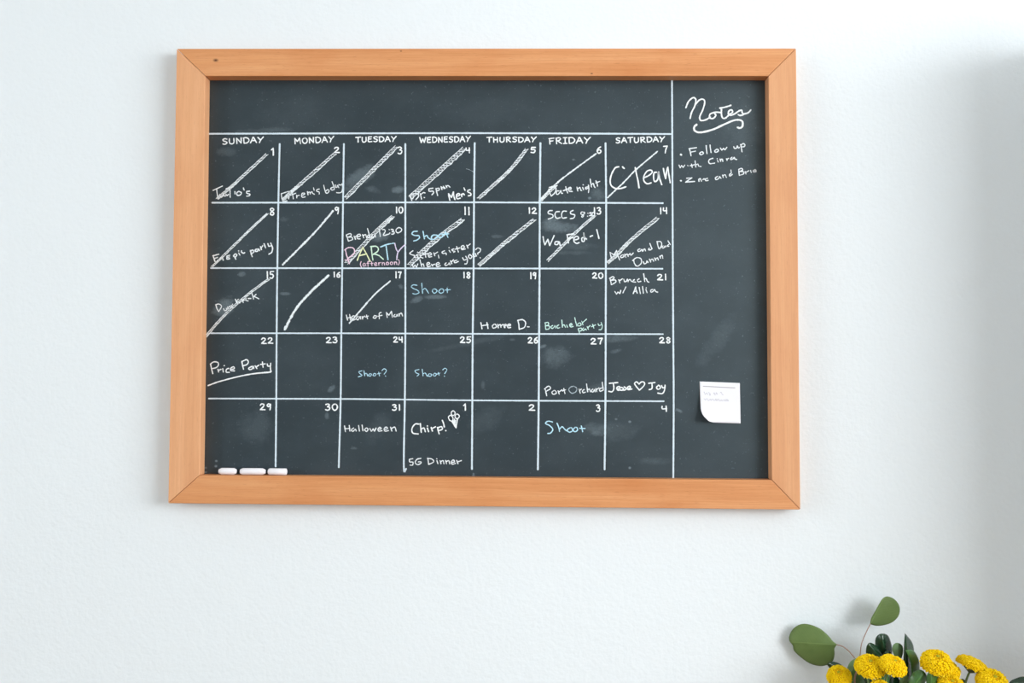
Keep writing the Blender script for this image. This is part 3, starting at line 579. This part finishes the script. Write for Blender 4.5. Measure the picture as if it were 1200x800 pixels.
entry('bold', e28)
def e31(k): trace(k, 395, 460, 6.667, "58,258 65,305|95,255 100,300|60,282 100,278|130,275 112,290 125,302 142,285 150,300|168,255 175,300|195,252 202,298|228,275 215,290 232,302 242,285 230,274|255,278 268,302|268,302 282,282|282,282 292,302|292,302 305,275|320,288 345,282 335,270 320,282 325,300 352,296|368,288 395,280 385,268 368,280 375,300 402,295|418,268 428,300|425,280 450,268 462,300", 1.35)
entry('white', e31)
def chirp(k):
    trace(k, 395, 460, 6.667, "640,245 610,245 585,280 592,315 635,322|650,240 658,310|658,285 678,275 690,305|705,275 715,305|705,258 707,261|735,270 745,300|742,280 770,265|785,270 790,295 798,322|785,275 815,265 822,285 795,295|822,215 832,240 838,268|848,294 851,298", 1.6)
    trace(k, 395, 460, 6.667, "905,140 892,155 898,175 915,175 922,155 908,140|885,175 870,190 880,215 900,220 905,195 888,175|935,165 922,180 928,200 948,198 955,180 940,165", 1.25)
    trace(k, 395, 460, 6.667, "895,220 930,275|940,205 930,270|905,215 922,250|915,205 926,268|925,215 920,245", 1.5)
entry('bold', chirp)
def dinner(k): trace(k, 395, 460, 6.667, "565,520 592,515|565,520 568,540 592,542 590,565 570,565|655,512 625,520 610,545 630,562 655,550 655,540 635,540|710,512 715,558|705,512 740,518 755,540 715,560|780,530 788,555|778,515 780,517|805,530 812,555|808,540 828,530 835,555|848,528 855,555|852,540 872,530 880,555|895,545 918,540 908,525 892,540 900,558 925,552|935,528 945,555|940,540 972,530", 1.4)
entry('white', dinner)
def notes(k):
    trace(k, 790, 105, 12, "165,255 200,170 265,112 305,140 290,230 245,320 225,405|300,210 350,150 405,135 430,180 400,290 360,380 375,432 440,425 510,385|560,320 505,345 500,395 545,405 585,365 570,320 640,320 660,325|665,270 665,340 680,395 720,400 770,355|640,260 720,245 800,220|770,350 820,320 810,285 770,300 765,345 800,360 860,335 910,300 950,290 955,320|955,320 975,350 925,362 900,350|970,345 1040,325 1078,285", 1.9)
    trace(k, 790, 105, 12, "318,490 285,520 285,570 340,600 430,592 560,555 700,490 830,435 910,425 960,450 960,515 925,540 890,530", 2.3)
entry('bold', notes)
def follow(k):
    trace(k, 790, 160, 12, "92,250 102,258", 2.4)
    trace(k, 790, 160, 12, "215,175 228,220 238,270|208,170 315,155|228,220 300,205|385,215 358,235 375,255 410,240 400,215 385,212|450,125 455,180 462,240|505,118 510,170 520,225|595,180 570,200 585,220 620,205 615,180 595,178|650,160 670,190|670,190 695,165|695,165 715,185|715,185 742,150|838,140 850,165 880,160 885,135|890,130 905,160 920,150|935,110 945,160 955,215|940,120 970,98 995,115 985,140 950,145", 1.5)
    trace(k, 790, 160, 12, "68,400 85,440|85,440 105,405|105,405 125,435|125,435 150,400|190,405 195,412|245,385 255,435|225,410 285,395|295,340 305,430|305,400 335,385 345,415 378,420", 1.3)
    trace(k, 790, 160, 12, "545,305 500,320 485,350 505,380 570,372|610,335 620,358|605,310 607,312|645,315 655,350|650,330 675,315 685,350|735,310 745,335|742,320 765,305|815,290 795,310 800,325 830,310 845,290 855,315 880,322", 1.45)
entry('white', follow)
def zac(k):
    trace(k, 790, 160, 12, "90,618 100,622", 2.1)
    trace(k, 790, 160, 12, "175,585 250,580|250,580 160,640|160,640 290,630|345,600 350,630|345,605 365,590 378,610 385,630|420,590 405,605|425,600 455,590 470,585|440,600 445,620 480,615|610,560 580,580 590,605 625,590 640,560 650,580 660,585|680,540 690,575|685,555 715,535 735,575|800,520 778,535 785,555 820,530|798,470 805,510|910,470 915,540|905,465 945,445 965,470 920,490|920,490 975,495 975,525 915,545|1000,490 1010,525|1005,505 1050,480|1075,475 1085,505|1115,490 1150,480 1140,465 1112,480 1120,498 1155,492", 1.4)
entry('white', zac)
# stray chalk scratch beside the 4th
k = Ink(); trace(k, 395, 150, 6.667, "1010,318 1040,328 1065,342", .8); k.build('chalk_scratch', M['faint'])

# ------------------------------------------------------------------ sticky note
def P_(x, y, Y): return P(x, y, Y)
nTL, nTR, nBR, nBL = (819.8, 446.8), (867, 448.6), (867.7, 496), (820.6, 494.2)
note_o = P(844, 448, BOARD)
note = thing('sticky_note', tuple(note_o), 'white square paper note stuck on the lower right of the chalkboard, corner curling', 'paper note')
N = 22; V = []; Fc = []
def note_pt(u, v):
    """u across, v down; the lower left corner curls away from the slate"""
    a = np.array(nTL)*(1-u)*(1-v)+np.array(nTR)*u*(1-v)+np.array(nBR)*u*v+np.array(nBL)*(1-u)*v
    base = P(a[0], a[1], BOARD-.0006)
    s = max(0.0, (1-u)+v-1.62)/.38
    lift = .0016*v*v + .011*((1-u)*v)**1.3 + .010*s*s
    base = base + Vector((0.0085*s*s, -lift, 0.0065*s*s))
    return base
for j in range(N+1):
    for i in range(N+1): V.append(note_pt(i/N, j/N))
for j in range(N):
    for i in range(N): a = j*(N+1)+i; Fc.append((a, a+N+1, a+N+2, a+1))
sh = link_mesh('paper_sheet', V, Fc, M['paper'], note, smooth=True)
sm = sh.modifiers.new('thickness', 'SOLIDIFY'); sm.thickness = .0003; sm.offset = -1
class NoteInk(Ink):
    def stroke(s, uv, w, **kw):
        q = catmull(uv, 4); n0 = len(s.V)
        for i, p in enumerate(q):
            a = q[max(i-1, 0)]; b = q[min(i+1, len(q)-1)]; t = np.array(b)-np.array(a); t /= np.linalg.norm(t)+1e-9
            for sg in (-1, 1):
                r = np.array(p)+np.array((-t[1], t[0]))*w*sg; pt = note_pt(r[0], r[1]); s.V.append(pt+Vector((0, -.0003, 0))); s.U.append((i, sg))
        for i in range(len(q)-1): a = n0+2*i; s.F.append((a, a+1, a+3, a+2))
k = NoteInk(); k.stroke([(.08, .115), (.3, .118), (.6, .122), (.88, .125)], .009); k.build('printed_rule', M['ink'], note)
def scribble(x0, x1, y, h, n, seed):
    r = random.Random(seed); k = NoteInk(); x = x0
    for i in range(n):
        wdt = (x1-x0)/n
        k.stroke([(x, y+r.uniform(-h, h)), (x+wdt*.3, y-h*r.uniform(.3, 1)), (x+wdt*.6, y+h*r.uniform(.3, 1)), (x+wdt*.85, y+r.uniform(-h, h))], .007)
        x += wdt
    return k.build('faint_writing', M['pale_ink'], note)
scribble(.09, .27, .29, .05, 3, 3); scribble(.34, .45, .29, .035, 2, 5); scribble(.50, .60, .29, .045, 1, 8); scribble(.09, .72, .44, .03, 9, 4)

# ------------------------------------------------------------------ chalk sticks on the ledge
def chalk_stick(xa, xb, yt, label, ta, tb):
    ra, Yc = 0.0064, -0.020
    a = P(xa, yt, Yc); b = P(xb, yt, Yc)
    ledge = lambda x: P(0, 0, FRONT) and (iBL + (iBR-iBL)*((x-iBL.x)/(iBR.x-iBL.x))).z
    L = b.x-a.x; mid = Vector(((a.x+b.x)/2, Yc, ledge((a.x+b.x)/2)+ra+.0002)); slope = (iBR.z-iBL.z)/(iBR.x-iBL.x)
    prof = [(-.5, ra*ta*.55), (-.485, ra*ta*.8), (-.5+.16*(1-ta)/.3+.02, ra*.99), (0, ra), (.5-.16*(1-tb)/.3-.02, ra*.99), (.485, ra*tb*.8), (.5, ra*tb*.55)]
    pts = [mid+Vector((t*L, 0, t*L*slope)) for t, r in prof]
    v, f = tube(pts, [r for t, r in prof], 20)
    o = link_mesh('chalk_stick', v, f, M['chalk'], None, smooth=True, org=tuple(mid-Vector((0, 0, ra))))
    tag(o, label, 'chalk', 'white chalk pieces on the bottom ledge of the chalkboard')
chalk_stick(256.2, 277.2, 554, 'leftmost short white chalk piece on the chalkboard ledge', .74, .78)
chalk_stick(281.3, 311.2, 554, 'longest white chalk piece, between the two shorter ones on the ledge', .84, .80)
chalk_stick(314, 336.2, 555, 'short white chalk piece with a blunt right end, rightmost on the ledge', .86, .97)

# ------------------------------------------------------------------ bouquet
def mat_leaf(name, col, col2, rough, spec=.5, trans=.0, veins=True):
    t = NT(name); co = t.n('ShaderNodeTexCoord').outputs['Object']; uv = t.n('ShaderNodeUVMap').outputs[0]
    n = t.noise(co, 60, 4); c = t.mix(n, col, col2)
    sep = t.n('ShaderNodeSeparateXYZ'); t.put(sep.inputs[0], uv)
    d = t.math('ABSOLUTE', sep.outputs[0])                          # distance from the midrib in mm
    rib = t.math('SUBTRACT', 1.0, t.math('MULTIPLY', d, 1.1), clamp=True)
    vv = t.math('SINE', t.math('MULTIPLY', t.math('ADD', sep.outputs[1], t.math('MULTIPLY', d, -.8)), 1.15))
    vv = t.math('MULTIPLY', t.math('SUBTRACT', vv, .86, clamp=True), 2.0)
    if veins: c = t.mix(t.math('MAXIMUM', t.math('MULTIPLY', rib, .45), t.math('MULTIPLY', vv, .35)), c, tuple(min(1, x*1.7+.02) for x in col[:3])+(1,))
    t.put(t.b.inputs['Base Color'], c); t.b.inputs['Roughness'].default_value = rough; t.b.inputs['Specular IOR Level'].default_value = spec
    t.bump(t.math('ADD', t.math('MULTIPLY', vv, .5), n), .0004, .5)
    return t.m
M['euc'] = mat_leaf('eucalyptus_leaf', srgb(106, 129, 74), srgb(90, 114, 60), .55, .35)
M['euc_red'] = mat_plain('eucalyptus_stalk', srgb(158, 128, 116), .6)
M['glossy'] = mat_leaf('glossy_leaf', srgb(30, 66, 40), srgb(22, 52, 34), .22, .6)
M['glossy_light'] = mat_leaf('glossy_leaf_light', srgb(80, 126, 64), srgb(60, 104, 52), .28, .55)
M['pale_leaf'] = mat_leaf('pale_leaf', srgb(112, 142, 98), srgb(98, 128, 84), .5, .35)
M['stem'] = mat_plain('flower_stem', srgb(122, 150, 96), .55, vary=(80, srgb(92, 124, 72)))
M['calyx'] = mat_plain('calyx', srgb(66, 78, 34), .6)
M['petal'] = mat_plain('yellow_petal', srgb(255, 230, 8), .55, .25, vary=(240, srgb(252, 210, 4)))
M['petal_core'] = mat_plain('yellow_core', srgb(232, 166, 4), .7, .2)
M['dimple'] = mat_plain('bloom_centre', srgb(190, 180, 10), .7, vary=(900, srgb(140, 140, 20)))

VC = Vector((0.755, -0.12, 0.70))                    # mouth of the vase, under the frame
def leaf(name, parent, pts, Y, tilt, rib, mat, bulge=.004, fold=.0, label=None, sub=3):
    """leaf blade from its outline (pixels) on a tilted plane; tilt = depth change in metres per pixel in x and y"""
    out = catmull([np.array(p, float) for p in pts]+[np.array(pts[0], float)], sub)[:-1]
    c = np.mean(out, axis=0); a, b = np.array(rib[0], float), np.array(rib[1], float); ax = (b-a)/np.linalg.norm(b-a); nx = np.array((-ax[1], ax[0]))
    V, Fc, U = [], [], []; R = [0, .25, .5, .72, .88, 1.0]; n = len(out)
    for r in R:
        for p in (out if r > 0 else [c]):
            q = c+(np.array(p)-c)*r
            d = (q-a).dot(nx)
            y = Y+tilt[0]*(q[0]-c[0])+tilt[1]*(q[1]-c[1]) - bulge*(1-r*r) + fold*abs(d)*.0016 + .0006*math.sin(q[0]*.35+q[1]*.21)
            V.append(P(q[0], q[1], y)); U.append((d*1.5, (q-a).dot(ax)*1.5))
    for k in range(n): Fc.append((0, 1+k, 1+(k+1) % n))
    for j in range(1, len(R)-1):
        for k in range(n):
            s0 = 1+(j-1)*n; s1 = 1+j*n; Fc.append((s0+k, s1+k, s1+(k+1) % n, s0+(k+1) % n))
    o = link_mesh(name, V, Fc, mat, parent, uvs=U, smooth=True)
    s = o.modifiers.new('thickness', 'SOLIDIFY'); s.thickness = .0006; s.offset = 0
    if label: o['label'] = label
    return o
def stem_to_vase(parent, pts, r, mat, name='stem', end=None):
    """pts: (px, py, Y) from the top down, then on down into the vase"""
    W3 = [P(*p) for p in pts]; e = end or (VC+Vector((rng.uniform(-.02, .02), rng.uniform(-.018, .018), -.10)))
    top = W3[-1]; mouth = VC + (Vector((e.x, e.y, VC.z))-VC)*.9
    W3 += [top.lerp(mouth, .5)+Vector(((top.x-mouth.x)*.12, 0, 0)), mouth, e]
    q = catmull([np.array(p) for p in W3], 5)
    v, f = tube([Vector(p) for p in q], r, 8); return link_mesh(name, v, f, mat, parent, smooth=True)
def stalk(parent, pts, r, mat):
    q = catmull([np.array(P(*p)) for p in pts], 5); v, f = tube([Vector(p) for p in q], r, 8); return link_mesh('leaf_stalk', v, f, mat, parent, smooth=True)

# eucalyptus
eu = thing('eucalyptus_sprig', tuple(VC-Vector((0, 0, .1))), 'eucalyptus sprig with two large round dull green leaves, left of the yellow flowers', 'foliage')
leaf('leaf', eu, [(981, 754.8), (976, 751), (971, 745), (962, 737), (950, 731.8), (939, 731), (930, 736), (925.3, 744), (925.2, 750.5), (929, 756), (930.5, 762), (938, 769.5), (949, 777), (960, 780), (969, 778.8), (976, 774), (978, 766), (977.8, 759.5)],
     -.028, (-.0004, .0001), ((981, 755), (928, 752)), M['euc'], .004, .15)
leaf('leaf', eu, [(1019.5, 731), (1021, 724), (1026, 715), (1031, 706), (1035, 700.5), (1040, 698.6), (1047, 701), (1052.5, 707), (1054.5, 714), (1052.5, 722), (1046, 728.5), (1037, 732), (1027, 733)],
     -.046, (.0002, .0001), ((1020, 731), (1036, 700)), M['euc'], .003, .2, 'folded round leaf seen half edge-on')
leaf('leaf', eu, [(1002, 771), (1008, 773), (1012, 783), (1013, 800), (1006, 812), (996, 806), (992, 790), (995, 777)], -.075, (.0004, 0), ((1003, 771), (1003, 808)), M['pale_leaf'], .004, .1)
stalk(eu, [(980.5, 755, -.052), (988, 757.5, -.058), (995, 763, -.066), (1001.5, 770.5, -.075)], .0010, M['euc_red'])
stalk(eu, [(1020, 730.5, -.051), (1014, 743, -.060), (1009.5, 755, -.068), (1007.5, 771, -.076)], .0009, M['euc_red'])
stem_to_vase(eu, [(1007.5, 771, -.076), (1004, 785, -.082), (1003, 805, -.09)], .0016, M['euc_red'])

# dark glossy sprigs
g1 = thing('glossy_leaf_sprig', tuple(VC-Vector((0, 0, .1))), 'sprig of three dark glossy oval leaves behind the two middle yellow flowers', 'foliage', 'glossy green leaf sprigs in the bouquet')
leaf('leaf', g1, [(1034, 772), (1026, 774), (1019, 773), (1015, 766), (1015.5, 757), (1019, 752.8), (1025, 755), (1031, 760), (1034.5, 766)], -0.090, (.0006, .0003), ((1034, 772), (1016, 753)), M['glossy'], .006, .5)
leaf('leaf', g1, [(1036, 775), (1030, 766), (1026, 756), (1026, 748), (1030, 743), (1036, 742.2), (1041, 745), (1044, 753), (1045.5, 762), (1044, 772)], -0.080, (.0003, .0004), ((1040, 775), (1033, 743)), M['glossy'], .007, .5)
leaf('leaf', g1, [(1044, 790), (1038, 780), (1034, 770), (1037, 763), (1043, 762), (1046, 768), (1052, 776), (1056, 786), (1052, 795)], -0.085, (.0003, .0002), ((1050, 790), (1040, 763)), M['glossy'], .005, .5)
leaf('leaf', g1, [(1051, 773), (1047, 766), (1045.5, 759), (1048, 754), (1053, 753), (1057.5, 757), (1058.2, 764), (1056, 771), (1053.5, 773.5)], -0.095, (.0002, .0002), ((1052, 773), (1052, 753)), M['pale_leaf'], .003, .1, 'pale grey-green leaf')
stem_to_vase(g1, [(1041, 776, -0.088), (1043, 790, -0.088), (1044, 806, -0.090)], .0016, M['stem'])
g2 = thing('glossy_leaf_sprig', tuple(VC-Vector((0, 0, .1))), 'tall narrow pointed dark green leaves standing left of the largest yellow flower', 'foliage', 'glossy green leaf sprigs in the bouquet')
leaf('leaf', g2, [(1060.5, 741.8), (1064, 746), (1068.5, 752), (1070.8, 760), (1070.5, 770), (1070, 785), (1066, 798), (1060, 795), (1058.5, 780), (1059.2, 762), (1059.8, 750)], -0.105, (.0012, 0), ((1064, 798), (1060.8, 742)), M['glossy'], .003, 1.2)
leaf('leaf', g2, [(1061.5, 761.5), (1067, 761), (1072, 764), (1076.5, 773), (1077.5, 783), (1076, 793), (1070, 798), (1068, 788), (1067, 776)], -0.120, (.0008, 0), ((1072, 797), (1062, 761.5)), M['glossy_light'], .003, .9, 'lighter green bent leaf')
leaf('leaf', g2, [(1064, 808), (1066, 795), (1071, 787), (1078, 784.5), (1084, 788), (1086, 795), (1081, 803), (1073, 810)], -0.145, (.0003, .0005), ((1067, 808), (1083, 788)), M['glossy_light'], .005, .5)
leaf('leaf', g2, [(1087, 810), (1085.5, 797), (1087, 789), (1091, 786.8), (1097, 790), (1100, 798), (1099, 808)], -0.155, (.0003, .0005), ((1092, 810), (1091, 787)), M['glossy_light'], .005, .5)
stem_to_vase(g2, [(1065, 797, -0.110), (1067, 808, -0.113)], .0018, M['stem'])
g3 = thing('glossy_leaf_sprig', tuple(VC-Vector((0, 0, .1))), 'dark green leaf mostly hidden under the largest round leaf and leftmost flower', 'foliage', 'glossy green leaf sprigs in the bouquet')
leaf('leaf', g3, [(969, 778), (975, 775), (983, 777), (989, 782), (990, 792), (982, 790), (974, 785)], -0.065, (.0004, .0002), ((990, 788), (969, 777)), M['glossy'], .003, .5)
leaf('leaf', g3, [(996, 788), (1004, 782), (1014, 786), (1020, 795), (1018, 808), (1004, 812), (996, 800)], -0.080, (.0004, .0002), ((1006, 812), (1006, 783)), M['glossy_light'], .004, .5)
stem_to_vase(g3, [(990, 790, -0.067), (1000, 800, -0.075), (1006, 812, -0.083)], .0016, M['stem'])
g4 = thing('glossy_leaf_sprig', tuple(VC-Vector((0, 0, .1))), 'dark leaf cut by the lower right corner of the picture', 'foliage', 'glossy green leaf sprigs in the bouquet')
leaf('leaf', g4, [(1180, 806), (1184, 798), (1191, 794.5), (1199, 792.5), (1210, 795), (1214, 803), (1206, 812), (1192, 812)], -0.105, (.0003, .0002), ((1182, 808), (1212, 797)), M['glossy'], .004, .5)
leaf('leaf', g4, [(1172, 822), (1176, 808), (1188, 800), (1200, 803), (1200, 816), (1188, 826)], -0.115, (.0003, .0002), ((1174, 822), (1196, 803)), M['glossy_light'], .004, .5)
stem_to_vase(g4, [(1184, 812, -0.107), (1174, 830, -0.110)], .0016, M['stem'])
g5 = thing('glossy_leaf_sprig', tuple(VC-Vector((0, 0, .1))), 'small dark leaves in the shade between the second and third yellow flowers', 'foliage', 'glossy green leaf sprigs in the bouquet')
for pl, yy, mt in (([(1012, 795), (1019, 789), (1028, 790), (1033, 797), (1028, 806), (1017, 806)], -0.105, 'glossy'), ([(1030, 800), (1034, 789), (1040, 788), (1042, 797), (1040, 810), (1033, 812)], -0.110, 'glossy_light'),
                   ([(1040, 803), (1045, 792), (1052, 793), (1055, 802), (1050, 812), (1043, 812)], -0.105, 'glossy'), ([(1054, 806), (1055, 792), (1059, 785), (1064, 792), (1065, 806), (1060, 814)], -0.115, 'stem'),
                   ([(1100, 806), (1103, 792), (1110, 789), (1114, 797), (1112, 810)], -0.095, 'glossy'), ([(1122, 812), (1121, 800), (1128, 795), (1134, 803), (1131, 814)], -0.095, 'glossy')):
    leaf('leaf', g5, pl, yy, (.0003, .0002), (pl[0], pl[3]), M[mt], .004, .4)
stem_to_vase(g5, [(1042, 806, -0.105), (1046, 818, -0.105)], .0018, M['stem'])

def bloom(px, py, rpx, Y, axis, flat, label, seed, dimple=True, n=400, calyx=False):
    c = P(px, py, Y); R = rpx*.93*(Y-CAM.y)/F_PX; ax = Vector(axis).normalized()
    q = Vector((0, 0, 1)).rotation_difference(ax).to_matrix()
    root = thing('button_chrysanthemum', tuple(VC-Vector((0, 0, .1))), label, 'flower', 'yellow button flowers in the bouquet')
    # solid core
    V, Fc = [], []; rings, seg = 10, 24; r = random.Random(seed)
    V.append(c+q@Vector((0, 0, R*flat*.82)))
    for j in range(1, rings):
        th = math.pi*j/rings
        for k in range(seg):
            ph = 2*math.pi*k/seg; z = math.cos(th)*flat*(.86 if math.cos(th) > 0 else .55)
            V.append(c+q@Vector((math.sin(th)*math.cos(ph)*R*.92, math.sin(th)*math.sin(ph)*R*.92, z*R)))
    V.append(c+q@Vector((0, 0, -R*flat*.5))); last = len(V)-1
    for k in range(seg): Fc.append((0, 1+k, 1+(k+1) % seg)); Fc.append((last, last-seg+(k+1) % seg, last-seg+k))
    for j in range(rings-2):
        for k in range(seg): a = 1+j*seg; Fc.append((a+k, a+seg+k, a+seg+(k+1) % seg, a+(k+1) % seg))
    head = link_mesh('flower_head', V, Fc, M['petal_core'], root, smooth=True)
    V, Fc = [], []
    for i in range(n):
        f = (i+.5)/n; th = math.acos(1-f*1.28) ; ph = i*2.399963+r.uniform(-.05, .05)
        d0 = Vector((math.sin(th)*math.cos(ph), math.sin(th)*math.sin(ph), math.cos(th)*flat))
        nn = Vector((d0.x, d0.y, d0.z/flat/flat)).normalized()
        nn = (nn+Vector((0, 0, .25))).normalized() if th > 1.1 else nn
        sz = R*(.06 if dimple and f < .06 else .092)*r.uniform(.88, 1.12); ln = R*(.05 if dimple and f < .05 else .15)*r.uniform(.6, 1.35)
        base = d0*R*.90; a = nn.orthogonal().normalized(); b = nn.cross(a); n0 = len(V)
        for k in range(5):
            an = 2*math.pi*k/5+ph; V.append(c+q@(base+(a*math.cos(an)+b*math.sin(an))*sz*.6))
        for k in range(5):
            an = 2*math.pi*k/5+ph; V.append(c+q@(base+nn*ln*r.uniform(.85, 1.15)+(a*math.cos(an)+b*math.sin(an))*sz*.82))
        V.append(c+q@(base+nn*ln*.62))
        for k in range(5):
            k2 = (k+1) % 5; Fc.append((n0+k, n0+k2, n0+5+k2, n0+5+k)); Fc.append((n0+5+k, n0+5+k2, n0+10))
    o = link_mesh('florets', V, Fc, M['petal'], head); o['kind'] = 'stuff'
    if dimple:
        tc = c+q@Vector((0, 0, R*flat*1.0)); V = [tc+q@Vector((0, 0, R*.012))]; Fc = []
        for k in range(10):
            an = k*math.pi/5; V.append(tc+q@Vector((math.cos(an)*R*.13, math.sin(an)*R*.13, -R*.02)))
        for k in range(10): Fc.append((0, 1+k, 1+(k+1) % 10))
        link_mesh('flower_centre', V, Fc, M['dimple'], head)
    ca = c-ax*R*flat*.45
    v, f = tube([ca+ax*R*.12, ca-ax*R*.05, ca-ax*R*.22, ca-ax*R*.34], [R*.62, R*.55, R*.30, R*.1], 14)
    link_mesh('calyx', v, f, M['calyx'], root, smooth=True)
    # stem down into the vase
    s0 = ca-ax*R*.25; e = VC+Vector((rng.uniform(-.02, .02), rng.uniform(-.018, .018), -.1)); mouth = VC+(Vector((e.x, e.y, VC.z))-VC)*.9
    pts = [s0, s0-ax*.02, (s0-ax*.02).lerp(mouth, .5)+Vector(((s0.x-mouth.x)*.15, 0, 0)), mouth, e]
    v, f = tube([Vector(p) for p in catmull([np.array(p) for p in pts], 5)], .0019, 8)
    link_mesh('stem', v, f, M['stem'], root, smooth=True)
    return root
bloom(983.3, 793, 14.3, -0.105, (-0.205, -.55, .75), .72, 'yellow button flower furthest left, below the largest round leaf', 1)
bloom(1019.5, 781.5, 17.6, -0.135, (-.05, -.42, .9), .60, 'yellow button flower second from the left, below the red-stalked leaf', 2)
bloom(1046, 780.5, 16.3, -0.155, (.22, -.42, .9), .62, 'yellow button flower third from the left, overlapping its neighbour in front', 3)
bloom(1097.5, 777.5, 18.6, -0.145, (-.02, -.45, .9), .68, 'largest yellow button flower, at the top centre of the group', 4)
bloom(1103.5, 781.5, 21.0, -0.110, (.30, -0.105, .9), .42, 'yellow button flower mostly hidden behind the largest one', 5, dimple=False)
bloom(1139.5, 779.5, 18.2, -0.115, (.36, -0.055, .92), .40, 'flat yellow button flower tilted right with its green underside and stem showing', 6, dimple=False)
bloom(1162.5, 800, 18.6, -0.145, (.12, -.55, .85), .66, 'yellow button flower furthest right, cut by the bottom edge', 7)
bloom(1114, 804.5, 16.5, -0.155, (.05, -.5, .85), .66, 'yellow button flower below the largest one, only its top in view', 8)
bloom(1031.5, 807, 12.5, -0.155, (0, -.45, .9), .66, 'sliver of a small yellow button flower at the bottom edge, under the second and third', 9)

# vase and side table, below the frame
M['ceramic'] = mat_plain('white_glaze', (.8, .8, .79, 1), .25)
M['table'] = mat_plain('table_oak', srgb(170, 128, 90), .5, vary=(12, srgb(150, 108, 72)))
prof = [(.012, -.190), (.045, -.190), (.058, -.165), (.062, -.11), (.052, -.05), (.042, -.015), (.045, 0), (.041, 0), (.038, -.015), (.047, -.05), (.056, -.11), (.052, -.165), (.012, -.178)]
V, Fc = [], []
for r_, z_ in prof:
    for k in range(32): an = k*math.pi/16; V.append(VC+Vector((r_*math.cos(an), r_*math.sin(an), z_)))
for j in range(len(prof)-1):
    for k in range(32): Fc.append((j*32+k, j*32+(k+1) % 32, (j+1)*32+(k+1) % 32, (j+1)*32+k))
Fc.append(tuple(range(31, -1, -1))); Fc.append(tuple(range((len(prof)-1)*32, len(prof)*32)))
vz = link_mesh('vase', V, Fc, M['ceramic'], None, smooth=True, org=tuple(VC-Vector((0, 0, .19))))
tag(vz, 'white vase holding the yellow flowers, below the picture', 'vase')
tb = thing('side_table', (VC.x, -.22, 0), 'small wooden side table under the vase', 'table')
zt = VC.z-.19
bevel(link_mesh('tabletop', *box(VC.x-.35, VC.x+.35, -.40, -.03, zt-.025, zt), M['table'], tb), .003)
for sx in (-.32, .28):
    for sy in (-.385, -.085): link_mesh('leg', *box(VC.x+sx, VC.x+sx+.04, sy, sy+.04, 0, zt-.025), M['table'], tb)

for o in bpy.data.objects:
    if '_o' in o: del o['_o']
